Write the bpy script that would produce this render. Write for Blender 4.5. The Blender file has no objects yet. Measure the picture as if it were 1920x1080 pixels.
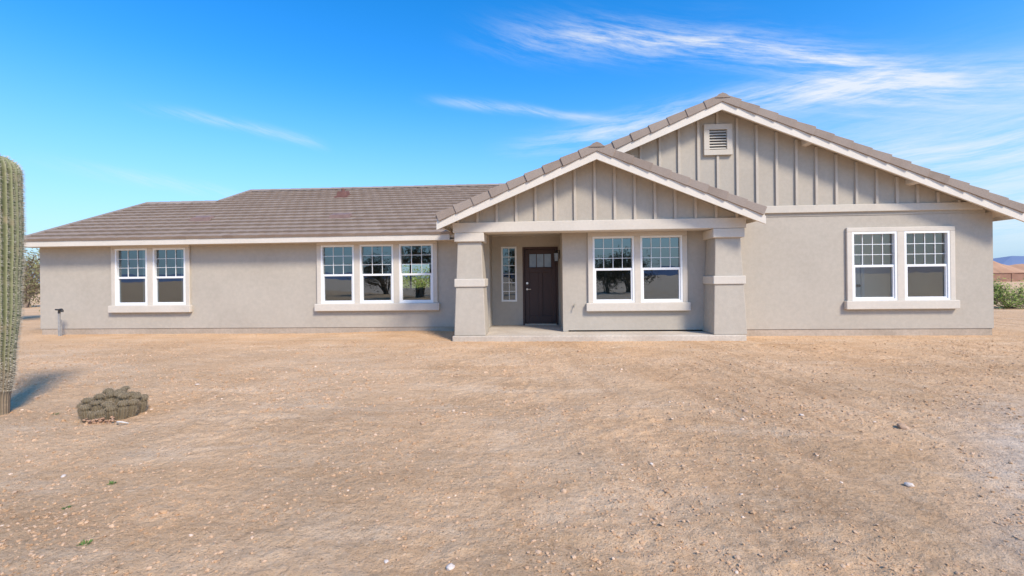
import bpy, bmesh, math, random
from mathutils import Vector, Matrix, noise
random.seed(7)
SC = bpy.context.scene
COL = SC.collection
SC.view_settings.view_transform = 'Standard'
SC.view_settings.look = 'None'
SC.view_settings.exposure = 0
R = math.radians

# ------------------------------------------------------------------ mesh builder
class MB:
    def __init__(s): s.v=[]; s.f=[]; s.t=[]; s.c=.5
    def add(s, vs, fs):
        n=len(s.v); s.v += [tuple(p) for p in vs]; s.t += [s.c]*len(vs)
        s.f += [[i+n for i in f] for f in fs]
    def hexa(s, v): s.add(v, [(0,3,2,1),(4,5,6,7),(0,1,5,4),(1,2,6,5),(2,3,7,6),(3,0,4,7)])
    def box(s,x0,x1,y0,y1,z0,z1):
        s.hexa([(x0,y0,z0),(x1,y0,z0),(x1,y1,z0),(x0,y1,z0),(x0,y0,z1),(x1,y0,z1),(x1,y1,z1),(x0,y1,z1)])
    def prism_y(s,poly,y0,y1):
        n=len(poly)
        s.add([(x,y0,z) for x,z in poly]+[(x,y1,z) for x,z in poly],
              [tuple(range(n)),tuple(range(2*n-1,n-1,-1))]+[(i,i+n,(i+1)%n+n,(i+1)%n) for i in range(n)])
    def prism_x(s,poly,x0,x1):
        n=len(poly)
        s.add([(x0,y,z) for y,z in poly]+[(x1,y,z) for y,z in poly],
              [tuple(range(n)),tuple(range(2*n-1,n-1,-1))]+[(i,i+n,(i+1)%n+n,(i+1)%n) for i in range(n)])
    def frustum(s,cx,cy,z0,h0,z1,h1):
        s.hexa([(cx-h0,cy-h0,z0),(cx+h0,cy-h0,z0),(cx+h0,cy+h0,z0),(cx-h0,cy+h0,z0),
                (cx-h1,cy-h1,z1),(cx+h1,cy-h1,z1),(cx+h1,cy+h1,z1),(cx-h1,cy+h1,z1)])
    def quad(s,a,b,c,d): s.add([a,b,c,d],[(0,1,2,3)])
    def tube(s,pts,rad,n=8,cap=True):
        pts=[Vector(p) for p in pts]
        if not isinstance(rad,(list,tuple)): rad=[rad]*len(pts)
        vs=[];fs=[]; up=None
        for i,p in enumerate(pts):
            d=(pts[min(i+1,len(pts)-1)]-pts[max(i-1,0)]).normalized()
            if up is None: up=d.orthogonal().normalized()
            up=(up-d*up.dot(d)); up = up.normalized() if up.length>1e-5 else d.orthogonal().normalized()
            w=d.cross(up)
            for k in range(n):
                a=2*math.pi*k/n; vs.append(p+(up*math.cos(a)+w*math.sin(a))*rad[i])
        for i in range(len(pts)-1):
            for k in range(n):
                fs.append((i*n+k,i*n+(k+1)%n,(i+1)*n+(k+1)%n,(i+1)*n+k))
        if cap: fs += [tuple(range(n-1,-1,-1)),tuple((len(pts)-1)*n+k for k in range(n))]
        s.add(vs,fs)
    def build(s,name,mat,parent=None,smooth=False,bevel=0,recalc=True,loc=None):
        me=bpy.data.meshes.new(name); me.from_pydata(s.v,[],s.f); me.update()
        if recalc:
            bm=bmesh.new(); bm.from_mesh(me); bmesh.ops.recalc_face_normals(bm,faces=bm.faces); bm.to_mesh(me); bm.free()
        ca=me.color_attributes.new('tint','FLOAT_COLOR','POINT')
        buf=[]
        for t in s.t: buf += [t,t,t,1]
        ca.data.foreach_set('color',buf)
        if smooth: me.polygons.foreach_set('use_smooth',[True]*len(me.polygons))
        me.materials.append(mat)
        o=bpy.data.objects.new(name,me); COL.objects.link(o)
        if parent:
            o.parent=parent
            if parent.type=='EMPTY' and parent.get('worldmesh'): o.location=-parent.location
        if loc is not None: o.location=loc
        if bevel:
            b=o.modifiers.new('Bevel','BEVEL'); b.width=bevel; b.segments=2; b.limit_method='ANGLE'; b.angle_limit=R(40)
        return o
def tag(o,label=None,cat=None,group=None,kind=None):
    if label: o['label']=label
    if cat: o['category']=cat
    if group: o['group']=group
    if kind: o['kind']=kind
    return o
def empty(name,loc,label,cat,group=None):
    o=bpy.data.objects.new(name,None); COL.objects.link(o); o.location=loc; o.empty_display_size=.2
    return tag(o,label,cat,group)

# ------------------------------------------------------------------ materials
class NT:
    def __init__(s,tree): s.t=tree; s.n=tree.nodes; s.l=tree.links
    def node(s,typ,**kw):
        n=s.n.new(typ)
        for k,v in kw.items(): setattr(n,k,v)
        return n
    def put(s,sock,v):
        if isinstance(v,bpy.types.NodeSocket): s.l.new(v,sock)
        else: sock.default_value=v
    def m(s,op,a,b=None,c=None,clamp=False):
        n=s.node('ShaderNodeMath',operation=op,use_clamp=clamp); s.put(n.inputs[0],a)
        if b is not None: s.put(n.inputs[1],b)
        if c is not None: s.put(n.inputs[2],c)
        return n.outputs[0]
    def mix(s,f,a,b,mode='MIX'):
        n=s.node('ShaderNodeMix',data_type='RGBA',blend_type=mode); s.put(n.inputs[0],f)
        s.put(n.inputs[6],a if isinstance(a,bpy.types.NodeSocket) else (*a[:3],1))
        s.put(n.inputs[7],b if isinstance(b,bpy.types.NodeSocket) else (*b[:3],1))
        return n.outputs[2]
    def noise(s,vec,scale,detail=4,rough=.55,dist=0):
        n=s.node('ShaderNodeTexNoise'); s.put(n.inputs['Vector'],vec)
        n.inputs['Scale'].default_value=scale; n.inputs['Detail'].default_value=detail
        n.inputs['Roughness'].default_value=rough; n.inputs['Distortion'].default_value=dist
        return n.outputs[0]
    def ramp(s,v,a,b,lo=0.,hi=1.):
        n=s.node('ShaderNodeMapRange',clamp=True,interpolation_type='SMOOTHSTEP'); s.put(n.inputs[0],v)
        n.inputs[1].default_value=a; n.inputs[2].default_value=b; n.inputs[3].default_value=lo; n.inputs[4].default_value=hi
        return n.outputs[0]
    def combine(s,x,y,z=0.):
        n=s.node('ShaderNodeCombineXYZ'); s.put(n.inputs[0],x); s.put(n.inputs[1],y); s.put(n.inputs[2],z); return n.outputs[0]
def newmat(name):
    m=bpy.data.materials.new(name); m.use_nodes=True
    nt=NT(m.node_tree); p=m.node_tree.nodes['Principled BSDF']
    return m,nt,p
def M(name,c1,c2,scale=1.,rough=.85,bump=0.,bscale=60.,spec=.25,tint=None,metal=0.,stain=0.):
    m,nt,p=newmat(name)
    co=nt.node('ShaderNodeTexCoord').outputs['Object']
    f=nt.ramp(nt.noise(co,scale,5),.3,.7)
    col=nt.mix(f,c1,c2)
    if tint:
        a=nt.node('ShaderNodeAttribute',attribute_name='tint').outputs['Fac']
        col=nt.mix(a,col,tint)
    if stain:
        fine=nt.ramp(nt.noise(co,scale*14,6,.7),.3,.75,1-stain,1+stain*.4)
        n=nt.node('ShaderNodeVectorMath',operation='SCALE'); nt.l.new(col,n.inputs[0]); nt.l.new(fine,n.inputs['Scale']); col=n.outputs[0]
    nt.l.new(col,p.inputs['Base Color'])
    p.inputs['Roughness'].default_value=rough; p.inputs['Metallic'].default_value=metal
    p.inputs['Specular IOR Level'].default_value=spec
    if bump:
        b=nt.node('ShaderNodeBump'); b.inputs['Strength'].default_value=bump; b.inputs['Distance'].default_value=.01
        nt.l.new(nt.noise(co,bscale,5,.65),b.inputs['Height']); nt.l.new(b.outputs[0],p.inputs['Normal'])
    return m
stucco=M('stucco',(.455,.402,.330),(.495,.440,.363),.7,.95,.35,60,.1,stain=.07)
stucco_in=M('stucco_board',(.43,.378,.307),(.47,.416,.340),.9,.95,.3,50,.1,stain=.06)
trim=M('trim_stucco',(.60,.54,.455),(.65,.585,.495),1.2,.9,.3,70,.15,stain=.05)
fascia_m=M('fascia_paint',(.67,.60,.505),(.71,.64,.545),1.5,.7,.12,20,.3,stain=.05)
soffit_m=M('soffit_paint',(.53,.46,.37),(.58,.51,.41),1.5,.8,.1,20,.2)
conc=M('concrete',(.52,.44,.35),(.62,.54,.44),1.5,.9,.5,40,.2,stain=.15)
found=M('foundation',(.42,.34,.26),(.50,.41,.32),1.2,.95,.5,30,.1,stain=.15)
tile_m=M('roof_tile',(.255,.185,.137),(.285,.21,.158),1.2,.85,.35,40,.2,tint=(.42,.33,.255),stain=.08)
barge_m=M('barge_tile',(.26,.20,.158),(.31,.245,.20),3.,.85,.3,40,.2,tint=(.35,.285,.235),stain=.12)
vinyl=M('white_vinyl',(.80,.80,.78),(.84,.84,.82),3,.35,0,1,.5)
door_m=M('door_brown',(.064,.035,.029),(.068,.037,.031),4,.5,0,60,.35)
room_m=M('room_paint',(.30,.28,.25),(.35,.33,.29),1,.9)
room_d=M('room_paint_shaded',(.10,.095,.09),(.13,.12,.11),1,.9)  # darker wall colour puts the dimness of the sidelight room into the paint
room_l=M('room_paint_brightened',(.84,.77,.66),(.87,.81,.70),1,.9)  # paler wall colour makes up for weak daylight in the right room
darkmetal=M('dark_metal',(.02,.018,.017),(.03,.028,.026),5,.5,0,1,.5)
silver=M('satin_nickel',(.55,.53,.5),(.6,.58,.55),5,.3,0,1,.5,metal=1.)
galv=M('galvanised',(.28,.27,.26),(.40,.39,.37),12,.55,.2,60,.5,metal=.3)
vent_shade=M('vent_shade',(.06,.05,.045),(.09,.075,.065),5,.8)
ventrust=M('vent_brown',(.19,.12,.10),(.24,.16,.135),6,.7)
brass=M('dull_brass',(.42,.38,.30),(.50,.45,.36),6,.5,metal=.4)
def glass_mat(name,refl,tcol):
    m=bpy.data.materials.new(name); m.use_nodes=True; nt=NT(m.node_tree); m.node_tree.nodes.clear()
    out=nt.node('ShaderNodeOutputMaterial'); mx=nt.node('ShaderNodeMixShader')
    g=nt.node('ShaderNodeBsdfGlossy'); g.inputs['Roughness'].default_value=.0; g.inputs['Color'].default_value=(.82,.94,1,1)
    t=nt.node('ShaderNodeBsdfTransparent'); t.inputs['Color'].default_value=(*tcol,1)
    co=nt.node('ShaderNodeTexCoord').outputs['Object']
    b=nt.node('ShaderNodeBump'); b.inputs['Strength'].default_value=.10; b.inputs['Distance'].default_value=.01
    nt.l.new(nt.noise(co,1.6,2),b.inputs['Height']); nt.l.new(b.outputs[0],g.inputs['Normal'])
    fr=nt.node('ShaderNodeFresnel'); fr.inputs[0].default_value=1.5
    nt.l.new(nt.m('ADD',fr.outputs[0],refl,clamp=True),mx.inputs[0])
    nt.l.new(t.outputs[0],mx.inputs[1]); nt.l.new(g.outputs[0],mx.inputs[2]); nt.l.new(mx.outputs[0],out.inputs[0])
    return m
glass=glass_mat('window_glass',.16,(.60,.64,.60))
glass_c=glass_mat('window_glass_clear',.07,(.97,.97,.93))
glass_s=glass_mat('window_glass_side',.10,(.50,.55,.56))
doorglass=M('reflection_glass',(.20,.25,.31),(.27,.32,.38),4,.2,0,1,.6)  # opaque blue-grey; the reflection in the panes is put into this colour

# ------------------------------------------------------------------ ground
def gz(x,y):
    n=noise.noise
    a=.35 if y>9.3 else 1.
    h=.030*n(Vector((x*.33,y*.33,1.7)))+.020*n(Vector((x*1.1,y*1.1,4.2)))
    rough=min(1.1,max(.3,.65+1.2*n(Vector((x*.5+9,y*.7,2.2)))))
    h+=.012*n(Vector((x*3.3,y*3.3,8.)))+rough*.014*n(Vector((x*9,y*9,2.)))
    if -14<x<12 and 0<y<10:
        h+=rough*.028*max(0,n(Vector((x*14,y*14,5.))))
        h+=.012*abs(n(Vector((x*.8+y*.3,y*4.2,6.))))*rough
    h*=a
    h+=.06*math.exp(-((x+3.2)/1.9)**2-((y-11.2)/.8)**2)
    if -.8<x<4.6 and y<7.5:      # faint wheel ruts in the foreground right
        for x0,sl in ((.9,-.18),(2.3,-.15)):
            d=x-(x0+sl*(y-2)+.05*n(Vector((y*.8,x0,0)))); h-=.030*math.exp(-(d/.12)**2)*min(1,max(0,(7.5-y)/3))*(.6+.6*n(Vector((y*1.5,x0,3))))
    return h-.005
def axis(segs):
    out=[]
    for a,b,st in segs:
        n=max(1,round((b-a)/st)); out += [a+(b-a)*i/n for i in range(n)]
    out.append(segs[-1][1]); return out
xs=axis([(-4000,-600,850),(-600,-100,100),(-100,-25,12),(-25,-12,.8),(-12,10.5,.036),(10.5,25,.8),(25,100,12),(100,600,100),(600,4000,850)])
ys=axis([(-4000,-600,850),(-600,-100,100),(-100,-10,8),(-10,1.6,.6),(1.6,4.6,.024),(4.6,11.4,.048),(11.4,25,.8),(25,100,12),(100,600,100),(600,4000,850)])
vs=[(x,y,gz(x,y)) for y in ys for x in xs]; nx=len(xs)
fs=[(j*nx+i,j*nx+i+1,(j+1)*nx+i+1,(j+1)*nx+i) for j in range(len(ys)-1) for i in range(nx-1)]
dirt,nt,p=newmat('dirt')
co=nt.node('ShaderNodeTexCoord').outputs['Object']
sx=nt.node('ShaderNodeSeparateXYZ'); nt.l.new(co,sx.inputs[0])
c=nt.mix(nt.ramp(nt.noise(co,.45,5,.6),.35,.65),(.71,.445,.245),(.755,.50,.295))
c=nt.mix(nt.ramp(nt.noise(co,1.7,5,.65,.6),.50,.72,0,.55),c,(.81,.58,.375))
c=nt.mix(nt.ramp(nt.noise(co,2.6,5,.7),.54,.74,0,.75),c,(.61,.365,.185))
drag=nt.noise(nt.combine(nt.m('MULTIPLY',sx.outputs[0],.5),nt.m('MULTIPLY',sx.outputs[1],2.8)),1.,5,.65,.5)
c=nt.mix(nt.ramp(drag,.50,.70,0,.55),c,(.81,.59,.39))
c=nt.mix(nt.ramp(drag,.46,.34,0,.45),c,(.60,.36,.19))
rut=nt.noise(nt.combine(nt.m('ADD',nt.m('MULTIPLY',sx.outputs[0],3.0),nt.m('MULTIPLY',sx.outputs[1],.55)),nt.m('MULTIPLY',sx.outputs[1],.25)),1.,4,.6,.3)
c=nt.mix(nt.m('MULTIPLY',nt.ramp(rut,.50,.66,0,.6),nt.ramp(sx.outputs[0],-1.5,1.)),c,(.59,.355,.19))
gr=nt.m('MULTIPLY',nt.ramp(nt.m('SUBTRACT',sx.outputs[0],nt.m('MULTIPLY',sx.outputs[1],.78)),.0,.9),nt.ramp(nt.noise(co,1.6,6,.7,.8),.28,.60))
gr=nt.m('MULTIPLY',gr,nt.ramp(sx.outputs[1],6.2,3.8))
c=nt.mix(nt.m('MULTIPLY',gr,.7),c,(.81,.67,.53))
fine=nt.noise(co,26,6,.82)
mask=nt.ramp(nt.noise(co,.8,4,.6),.35,.65,.5,1.)
c=nt.mix(nt.m('MULTIPLY',nt.ramp(fine,.505,.635,0,.95),mask),c,nt.mix(.5,c,(.29,.15,.07)))
c=nt.mix(nt.ramp(fine,.45,.36,0,.4),c,(.84,.64,.44))
spk=nt.noise(co,75,3,.75)
c=nt.mix(nt.ramp(spk,.61,.70,0,.5),c,(.86,.69,.51))
c=nt.mix(nt.ramp(spk,.42,.33,0,.85),c,(.32,.175,.09))
nt.l.new(c,p.inputs['Base Color']); p.inputs['Roughness'].default_value=1.; p.inputs['Specular IOR Level'].default_value=.05
b=nt.node('ShaderNodeBump'); b.inputs['Strength'].default_value=1.; b.inputs['Distance'].default_value=.036
hh=nt.m('ADD',nt.m('MULTIPLY',nt.m('MULTIPLY',fine,mask),-1.),nt.m('ADD',nt.m('MULTIPLY',spk,.3),nt.m('MULTIPLY',nt.noise(co,11,4,.6),1.2)))
nt.l.new(hh,b.inputs['Height']); nt.l.new(b.outputs[0],p.inputs['Normal'])
g=MB(); g.v=vs; g.f=fs; g.t=[.5]*len(vs)
tag(g.build('ground',dirt,smooth=True,recalc=False),'bare tan desert dirt yard in front of the house','ground',kind='structure')

# ------------------------------------------------------------------ stones
bm=bmesh.new(); bmesh.ops.create_icosphere(bm,subdivisions=1,radius=1)
ICO=[v.co.copy() for v in bm.verts]; ICOF=[tuple(v.index for v in f.verts) for f in bm.faces]; bm.free()
bm=bmesh.new(); bmesh.ops.create_icosphere(bm,subdivisions=2,radius=1)
ICO2=[v.co.copy() for v in bm.verts]; ICO2F=[tuple(v.index for v in f.verts) for f in bm.faces]; bm.free()
bm=bmesh.new(); bmesh.ops.create_cube(bm,size=1.5)
CUB=[v.co.copy() for v in bm.verts]; CUBF=[tuple(v.index for v in f.verts) for f in bm.faces]; bm.free()
def stone(mb,x,y,z,r,base=ICO,bf=ICOF,flat=.6,j=.25):
    rot=Matrix.Rotation(random.uniform(0,6.3),3,'Z')@Matrix.Rotation(random.uniform(-.4,.4),3,'X')
    sc=Vector((random.uniform(.7,1.3),random.uniform(.7,1.2),flat*random.uniform(.7,1.2)))
    vs=[]
    for q in base:
        k=1+random.uniform(-j,j); w=rot@Vector((q.x*sc.x*k,q.y*sc.y*k,q.z*sc.z*k)); vs.append((x+w.x*r,y+w.y*r,z+w.z*r))
    mb.add(vs,bf)
peb_m=M('pebble',(.47,.275,.145),(.57,.36,.205),8,.95,.3,80,.1,tint=(.82,.65,.50))
pb=MB()
for i in range(54000):
    y=1.75+ (random.random()**1.4)*8.2; x=random.uniform(-1.25*y-.3,1.15*y+.5)
    if x<-12 or x>11: continue
    if noise.noise(Vector((x*.6,y*.6,3)))+.6*noise.noise(Vector((x*2.1,y*2.1,7)))<random.uniform(-.5,.6): continue
    rr=.0028+.0105*random.random()**3.3+(.012 if random.random()<.007 else 0)
    if y>4.5: rr*=1.5
    pb.c=random.choice([0,0,0,.1,.2,.2,.1,.25]) if random.random()<.96 else random.random()*.85
    stone(pb,x,y,gz(x,y)+rr*.16,rr,CUB if rr<.009 else ICO,CUBF if rr<.009 else ICOF)
tag(pb.build('gravel',peb_m,recalc=False),'loose pebbles and grit scattered over the tan dirt','gravel',kind='stuff')
stone_m=M('pale_stone',(.58,.48,.40),(.70,.60,.51),9,.9,.4,60,.2)
stone_b=M('brown_stone',(.40,.25,.155),(.49,.33,.22),9,.9,.4,60,.2)
CAMH=1.38; YAW=R(3.4); F=853.3
def ground_at(px,py):
    u=(px-960)/F; H=520-.0118*(px-960); d=F*CAMH/(py-H)
    return d*(-math.sin(YAW)+u*math.cos(YAW)), d*(math.cos(YAW)+u*math.sin(YAW))
STONES=[(838,1062,.026,'pale pointed stone at the bottom of the picture left of centre',0),
 (718,1047,.016,'small pale stone at the bottom, left of the pointed stone',0),
 (1700,909,.027,'pale flat stone lying in the lower right of the yard',0),
 (1394,770,.024,'dark brown stone lying right of centre in the yard',1),
 (790,795,.024,'brown clod in the middle of the yard below the left column',1),
 (1218,868,.014,'small pale stone in the yard below the right column',0),
 (368,725,.028,'whitish stone in the left of the yard beyond the clump of cactus',0),
 (640,985,.015,'small tan stone in the lower left half of the yard',1),
 (1105,886,.018,'brown pebble below the centre of the yard',1),
 (1500,778,.026,'pale stone below the right hand house wall',0),
 (1010,930,.014,'small dark stone in the lower centre of the yard',1),
 (560,722,.034,'tan clod below the triple window',1),
 (1690,800,.040,'brown clod heaped in front of the rightmost window',1),
 (115,888,.018,'pale stone at the lower left, below the clump of cactus',0)]
for px,py,r,lab,k in STONES:
    x,y=ground_at(px,py); mb=MB(); stone(mb,0,0,r*.2,r,ICO2,ICO2F,.6,.13)
    tag(mb.build('stone',stone_b if k else stone_m,loc=(x,y,gz(x,y))),lab,'stone','loose stones on the dirt yard')

# ------------------------------------------------------------------ house
house=empty('ranch_house',(-1.7,11.4,0),'long beige stucco ranch house with brown tile roof, board and batten gables and columned porch','house')
house['worldmesh']=1
YL,YR,YA=11.4,10.5,12.0
def wall_grid(mb,X0,X1,z0,z1,Y,holes,dep=.14):
    xx=sorted({X0,X1,*[h[0] for h in holes],*[h[1] for h in holes]}); zz=sorted({z0,z1,*[h[2] for h in holes],*[h[3] for h in holes]})
    for i in range(len(xx)-1):
        for j in range(len(zz)-1):
            cx,cz=(xx[i]+xx[i+1])/2,(zz[j]+zz[j+1])/2
            if any(h[0]<cx<h[1] and h[2]<cz<h[3] for h in holes): continue
            mb.quad((xx[i],Y,zz[j]),(xx[i+1],Y,zz[j]),(xx[i+1],Y,zz[j+1]),(xx[i],Y,zz[j+1]))
    for a,b_,c_,d_ in holes:
        mb.quad((a,Y,c_),(a,Y+dep,c_),(a,Y+dep,d_),(a,Y,d_)); mb.quad((b_,Y,c_),(b_,Y,d_),(b_,Y+dep,d_),(b_,Y+dep,c_))
        mb.quad((a,Y,d_),(a,Y+dep,d_),(b_,Y+dep,d_),(b_,Y,d_)); mb.quad((a,Y,c_),(b_,Y,c_),(b_,Y+dep,c_),(a,Y+dep,c_))
    mb.quad((X0,Y,z0),(X1,Y,z0),(X1,Y+.1,z0),(X0,Y+.1,z0))
WZ0,WZ1,WM=.77,2.29,1.54
LZ0,LZ1,LM=.755,2.26,1.49
UP=[(1.22,2.16),(2.29,3.23)]; UR=[(6.885,7.835),(7.985,8.935)]
UM=[(-5.585,-4.705),(-4.565,-3.685),(-3.545,-2.665)]; UL=[(-11.16,-10.26),(-10.11,-9.21)]
SLIT=(-.995,-.585,.74,2.19); DOOR=(-.43,.50,.12,2.17)
w=MB(); wall_grid(w,-13.32,-1.24,.15,2.45,YL,[(a,b_,LZ0,LZ1) for a,b_ in UL+UM])
w.box(-13.32,-13.2,YL+.001,18.6,.15,2.40); w.prism_x([(11.45,2.40),(18.55,2.40),(15,3.86)],-13.318,-13.2)
w.prism_x([(11.45,2.40),(22.1,2.40),(16.8,4.56)],-10.9,-10.8)
for bx0,bx1,bz0,bz1 in ((-13.3,-7.3,0,2.4),(-5.3,9.8,0,2.4),(-7.3,-5.3,0,.85),(-7.3,-5.3,2.15,2.4)): w.box(bx0,bx1,22.0,22.1,bz0,bz1)
tag(w.build('wall',stucco,house),'left wing wall in beige stucco')
w=MB(); wall_grid(w,.54,9.86,.15,2.66,YR,[(a,b_,WZ0,WZ1) for a,b_ in UP+UR])
SY0,SY1=10.66,11.42  # unseen opening added to let sun into the right room
for y0,y1,z0,z1 in ((YR+.001,SY0,.15,2.62),(SY1,22,.15,2.62),(SY0,SY1,.15,.6),(SY0,SY1,2.35,2.62)): w.box(9.74,9.859,y0,y1,z0,z1)
w.box(.541,.66,YR+.001,12.2,.12,2.55)
tag(w.build('wall',stucco,house),'right wing wall in beige stucco')
w=MB(); wall_grid(w,-1.24,.541,.12,2.55,YA,[SLIT,DOOR]); w.box(-1.36,-1.24,YL+.001,12.2,.12,2.55)
tag(w.build('wall',stucco,house),'recessed entry wall around the front door')
f_=MB(); f_.box(-13.30,-1.26,YL+.015,YL+.2,-.3,.149); f_.box(-13.30,-13.1,YL+.2,18.6,-.3,.149)
tag(f_.build('foundation',found,house,bevel=.01),'concrete footing under the left wing')
f_=MB(); f_.box(4.36,9.845,YR+.015,YR+.2,-.3,.149); f_.box(9.7,9.845,YR+.2,22,-.3,.149)
tag(f_.build('foundation',found,house,bevel=.01),'concrete footing under the right wing')
s_=MB(); s_.box(-1.9,4.33,9.80,12.05,-.2,.115); s_.build('porch_slab',conc,house,bevel=.02)
for cx,lab in ((-1.52,'left porch column, standing free'),(4.02,'right porch column, against the right wing wall')):
    c0=MB(); c0.frustum(cx,10.2,.116,.345,1.185,.305); c0.frustum(cx,10.2,1.355,.295,2.175,.262)
    pc=tag(c0.build('porch_column',stucco,house,bevel=.015),lab)
    c1=MB(); c1.box(cx-.335,cx+.335,10.2-.335,10.2+.335,1.18,1.36); c1.build('column_band',trim,pc,bevel=.015)
    c1=MB(); c1.box(cx-.325,cx+.325,10.2-.325,10.2+.325,2.17,2.365); c1.build('column_cap',trim,pc,bevel=.015)
bm_=MB(); bm_.box(-1.88,4.38,9.88,10.32,2.368,2.59); bm_.box(-1.86,-1.5,10.32,YL-.002,2.37,2.585); bm_.box(4.0,4.36,10.32,YR-.002,2.37,2.585)
bm_.build('porch_beam',trim,house,bevel=.012)
ce=MB(); ce.box(-1.5,4.0,10.32,12.0,2.46,2.50); ce.build('porch_ceiling',soffit_m,house)

S=.4159; EX,EZ=-2.15,2.72; PX=1.22; RX=4.0; RE=10.15
def zl(x): return EZ+S*(x-EX)
PZ=zl(PX); RZ=zl(RX); SR=(RZ-EZ)/(RE-RX)
def zr(x): return RZ-SR*(x-RX)
def zp(x): return PZ-S*(x-PX)
PE=4.6
def tiles(mb,O,a,b,rows,rng,w=.31,e=.36):
    O=Vector(O);a=Vector(a).normalized();b=Vector(b).normalized();n=a.cross(b)
    if n.z<0: n=-n
    for r in range(rows):
        s=r*e; s0,s1=rng(s); u=s0-(r%2)*w/2
        rowj=random.uniform(-.002,.002); rowc=random.uniform(-.08,.08)
        while u<s1:
            u0,u1=max(u,s0)+.001,min(u+w,s1)-.001; u+=w
            if u1-u0<.04: continue
            mb.c=min(1,max(0,random.gauss(.26,.08)+rowc)); j=random.uniform(-.002,.002)+rowj
            sl=s+random.uniform(-.002,.002)
            hh=[0,.007,.009,.007,0]; T=[];H=[];B=[]
            for k in range(5):
                uu=u0+(u1-u0)*k/4
                T.append(O+a*uu+b*sl+n*(.060+hh[k]+j)); H.append(O+a*uu+b*(s+e+.04)+n*(.006+hh[k])); B.append(O+a*uu+b*sl+n*(.002))
            fs=[(k,k+1,k+6,k+5) for k in range(4)]+[(k+10,k+11,k+1,k) for k in range(4)]+[(0,5,10),(4,14,9)]
            mb.add(T+H+B,fs)
def rake(parent,Xa,za,Xb,zb,Yf):
    bt=MB(); bd=MB()
    A=Vector((Xa,0,za));B=Vector((Xb,0,zb)); L=(B-A).length; n=max(1,round(L/.42)); d=(B-A)/L
    up=Vector((-d.z,0,d.x)); up = up if up.z>0 else -up
    for i in range(n):
        bt.c=random.random()*.8
        p0=A+d*(L*i/n); p1=A+d*(L*(i+1)/n+.03)
        k0,k1=.016+random.uniform(0,.010),.0
        q=[]
        for p_,k in ((p0,k0),(p1,k1)):
            q.append((p_+up*(.012+k),-.02-k)); q.append((p_-up*(.135+k*.6),-.02-k))
        (a1,y1),(a2,_),(b1,y2),(b2,_)=q
        bt.hexa([(a2.x,Yf+y1,a2.z),(b2.x,Yf+y2,b2.z),(b2.x,Yf+.03,b2.z),(a2.x,Yf+.03,a2.z),
                 (a1.x,Yf+y1,a1.z),(b1.x,Yf+y2,b1.z),(b1.x,Yf+.17,b1.z),(a1.x,Yf+.17,a1.z)])
    v0=.14*1.08
    bd.prism_y([(Xa,za-v0),(Xb,zb-v0),(Xb,zb-v0-.165),(Xa,za-v0-.165)],Yf+.002,Yf+.05)
    bt.build('barge_tile',barge_m,parent,bevel=.006); bd.build('rake_board',fascia_m,parent)
def ridge_y(mb,x,z,y0,y1):
    n=max(1,round((y1-y0)/.4))
    for i in range(n):
        mb.c=random.random()*.7; a=y0+(y1-y0)*i/n; b_=y0+(y1-y0)*(i+1)/n+.04
        def prof(k): return [(x-.155-k,z-.072),(x-.085,z-.008+k),(x,z+.026+k),(x+.085,z-.008+k),(x+.155+k,z-.072)]
        f0=prof(.008); f1=prof(0)
        vs=[(q[0],a,q[1]) for q in f0]+[(q[0],b_,q[1]) for q in f1]
        mb.add(vs,[(0,1,2,3,4),(9,8,7,6,5)]+[(q,q+5,q+6,q+1) for q in range(4)])
def ridge_x(mb,y,z,x0,x1):
    n=max(1,round((x1-x0)/.4))
    for i in range(n):
        mb.c=random.random()*.7; a=x0+(x1-x0)*i/n; b_=x0+(x1-x0)*(i+1)/n+.04
        f0=[(y-.16,z-.05),(y-.09,z+.02),(y,z+.045),(y+.09,z+.02),(y+.16,z-.05)]
        vs=[(a,q[0],q[1]) for q in f0]+[(b_,q[0],q[1]-.008) for q in f0]
        mb.add(vs,[(0,1,2,3,4),(9,8,7,6,5)]+[(q,q+5,q+6,q+1) for q in range(4)])
LE=11.0; LS=.4; LZE=2.47
def zw(y): return LZE+LS*(y-LE)
d=MB()
poly=[(-13.5,LE),(-2.0,LE),(3.0,16.8),(-10.95,16.8),(-10.95,15.0),(-13.5,15.0)]
n=len(poly); d.add([(x,y,zw(y)) for x,y in poly]+[(x,y,zw(y)-.1) for x,y in poly],[tuple(range(n)),tuple(range(2*n-1,n-1,-1))]+[(i,i+n,(i+1)%n+n,(i+1)%n) for i in range(n)])
d.prism_x([(16.8,zw(16.8)),(22.6,LZE),(22.6,LZE-.1),(16.8,zw(16.8)-.1)],-10.95,4.0)
d.prism_x([(15,zw(15)),(19,LZE),(19,LZE-.1),(15,zw(15)-.1)],-13.5,-10.95)
rf=tag(d.build('roof',soffit_m,house),'long low tiled roof over the left wing')
tm=MB(); bs=(0,1,LS); ln=math.hypot(1,LS)
def rngL(s):
    y=LE-.05+s/ln; xr=RX-(RZ-zw(y))/S+.15
    return (0 if y<14.95 else 2.55), min(max(xr,-2.1),3.0)+13.5
tiles(tm,(-13.5,LE-.05,zw(LE-.05)),(1,0,0),bs,17,rngL)
tm.build('tile_field',tile_m,rf,recalc=False)
tm=MB(); tiles(tm,(4.0,22.65,LZE-.02),(-1,0,0),(0,-1,LS),17,lambda s:(0,14.95)); tiles(tm,(-10.95,19.05,LZE-.02),(-1,0,0),(0,-1,LS),11,lambda s:(0,2.55))
tag(tm.build('tile_field',tile_m,rf,recalc=False),'rear slope of the left wing roof')
rc=MB(); ridge_x(rc,16.8,zw(16.8)+.03,-10.95,2.9); rc.build('ridge_cap',barge_m,rf,recalc=False)
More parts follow.
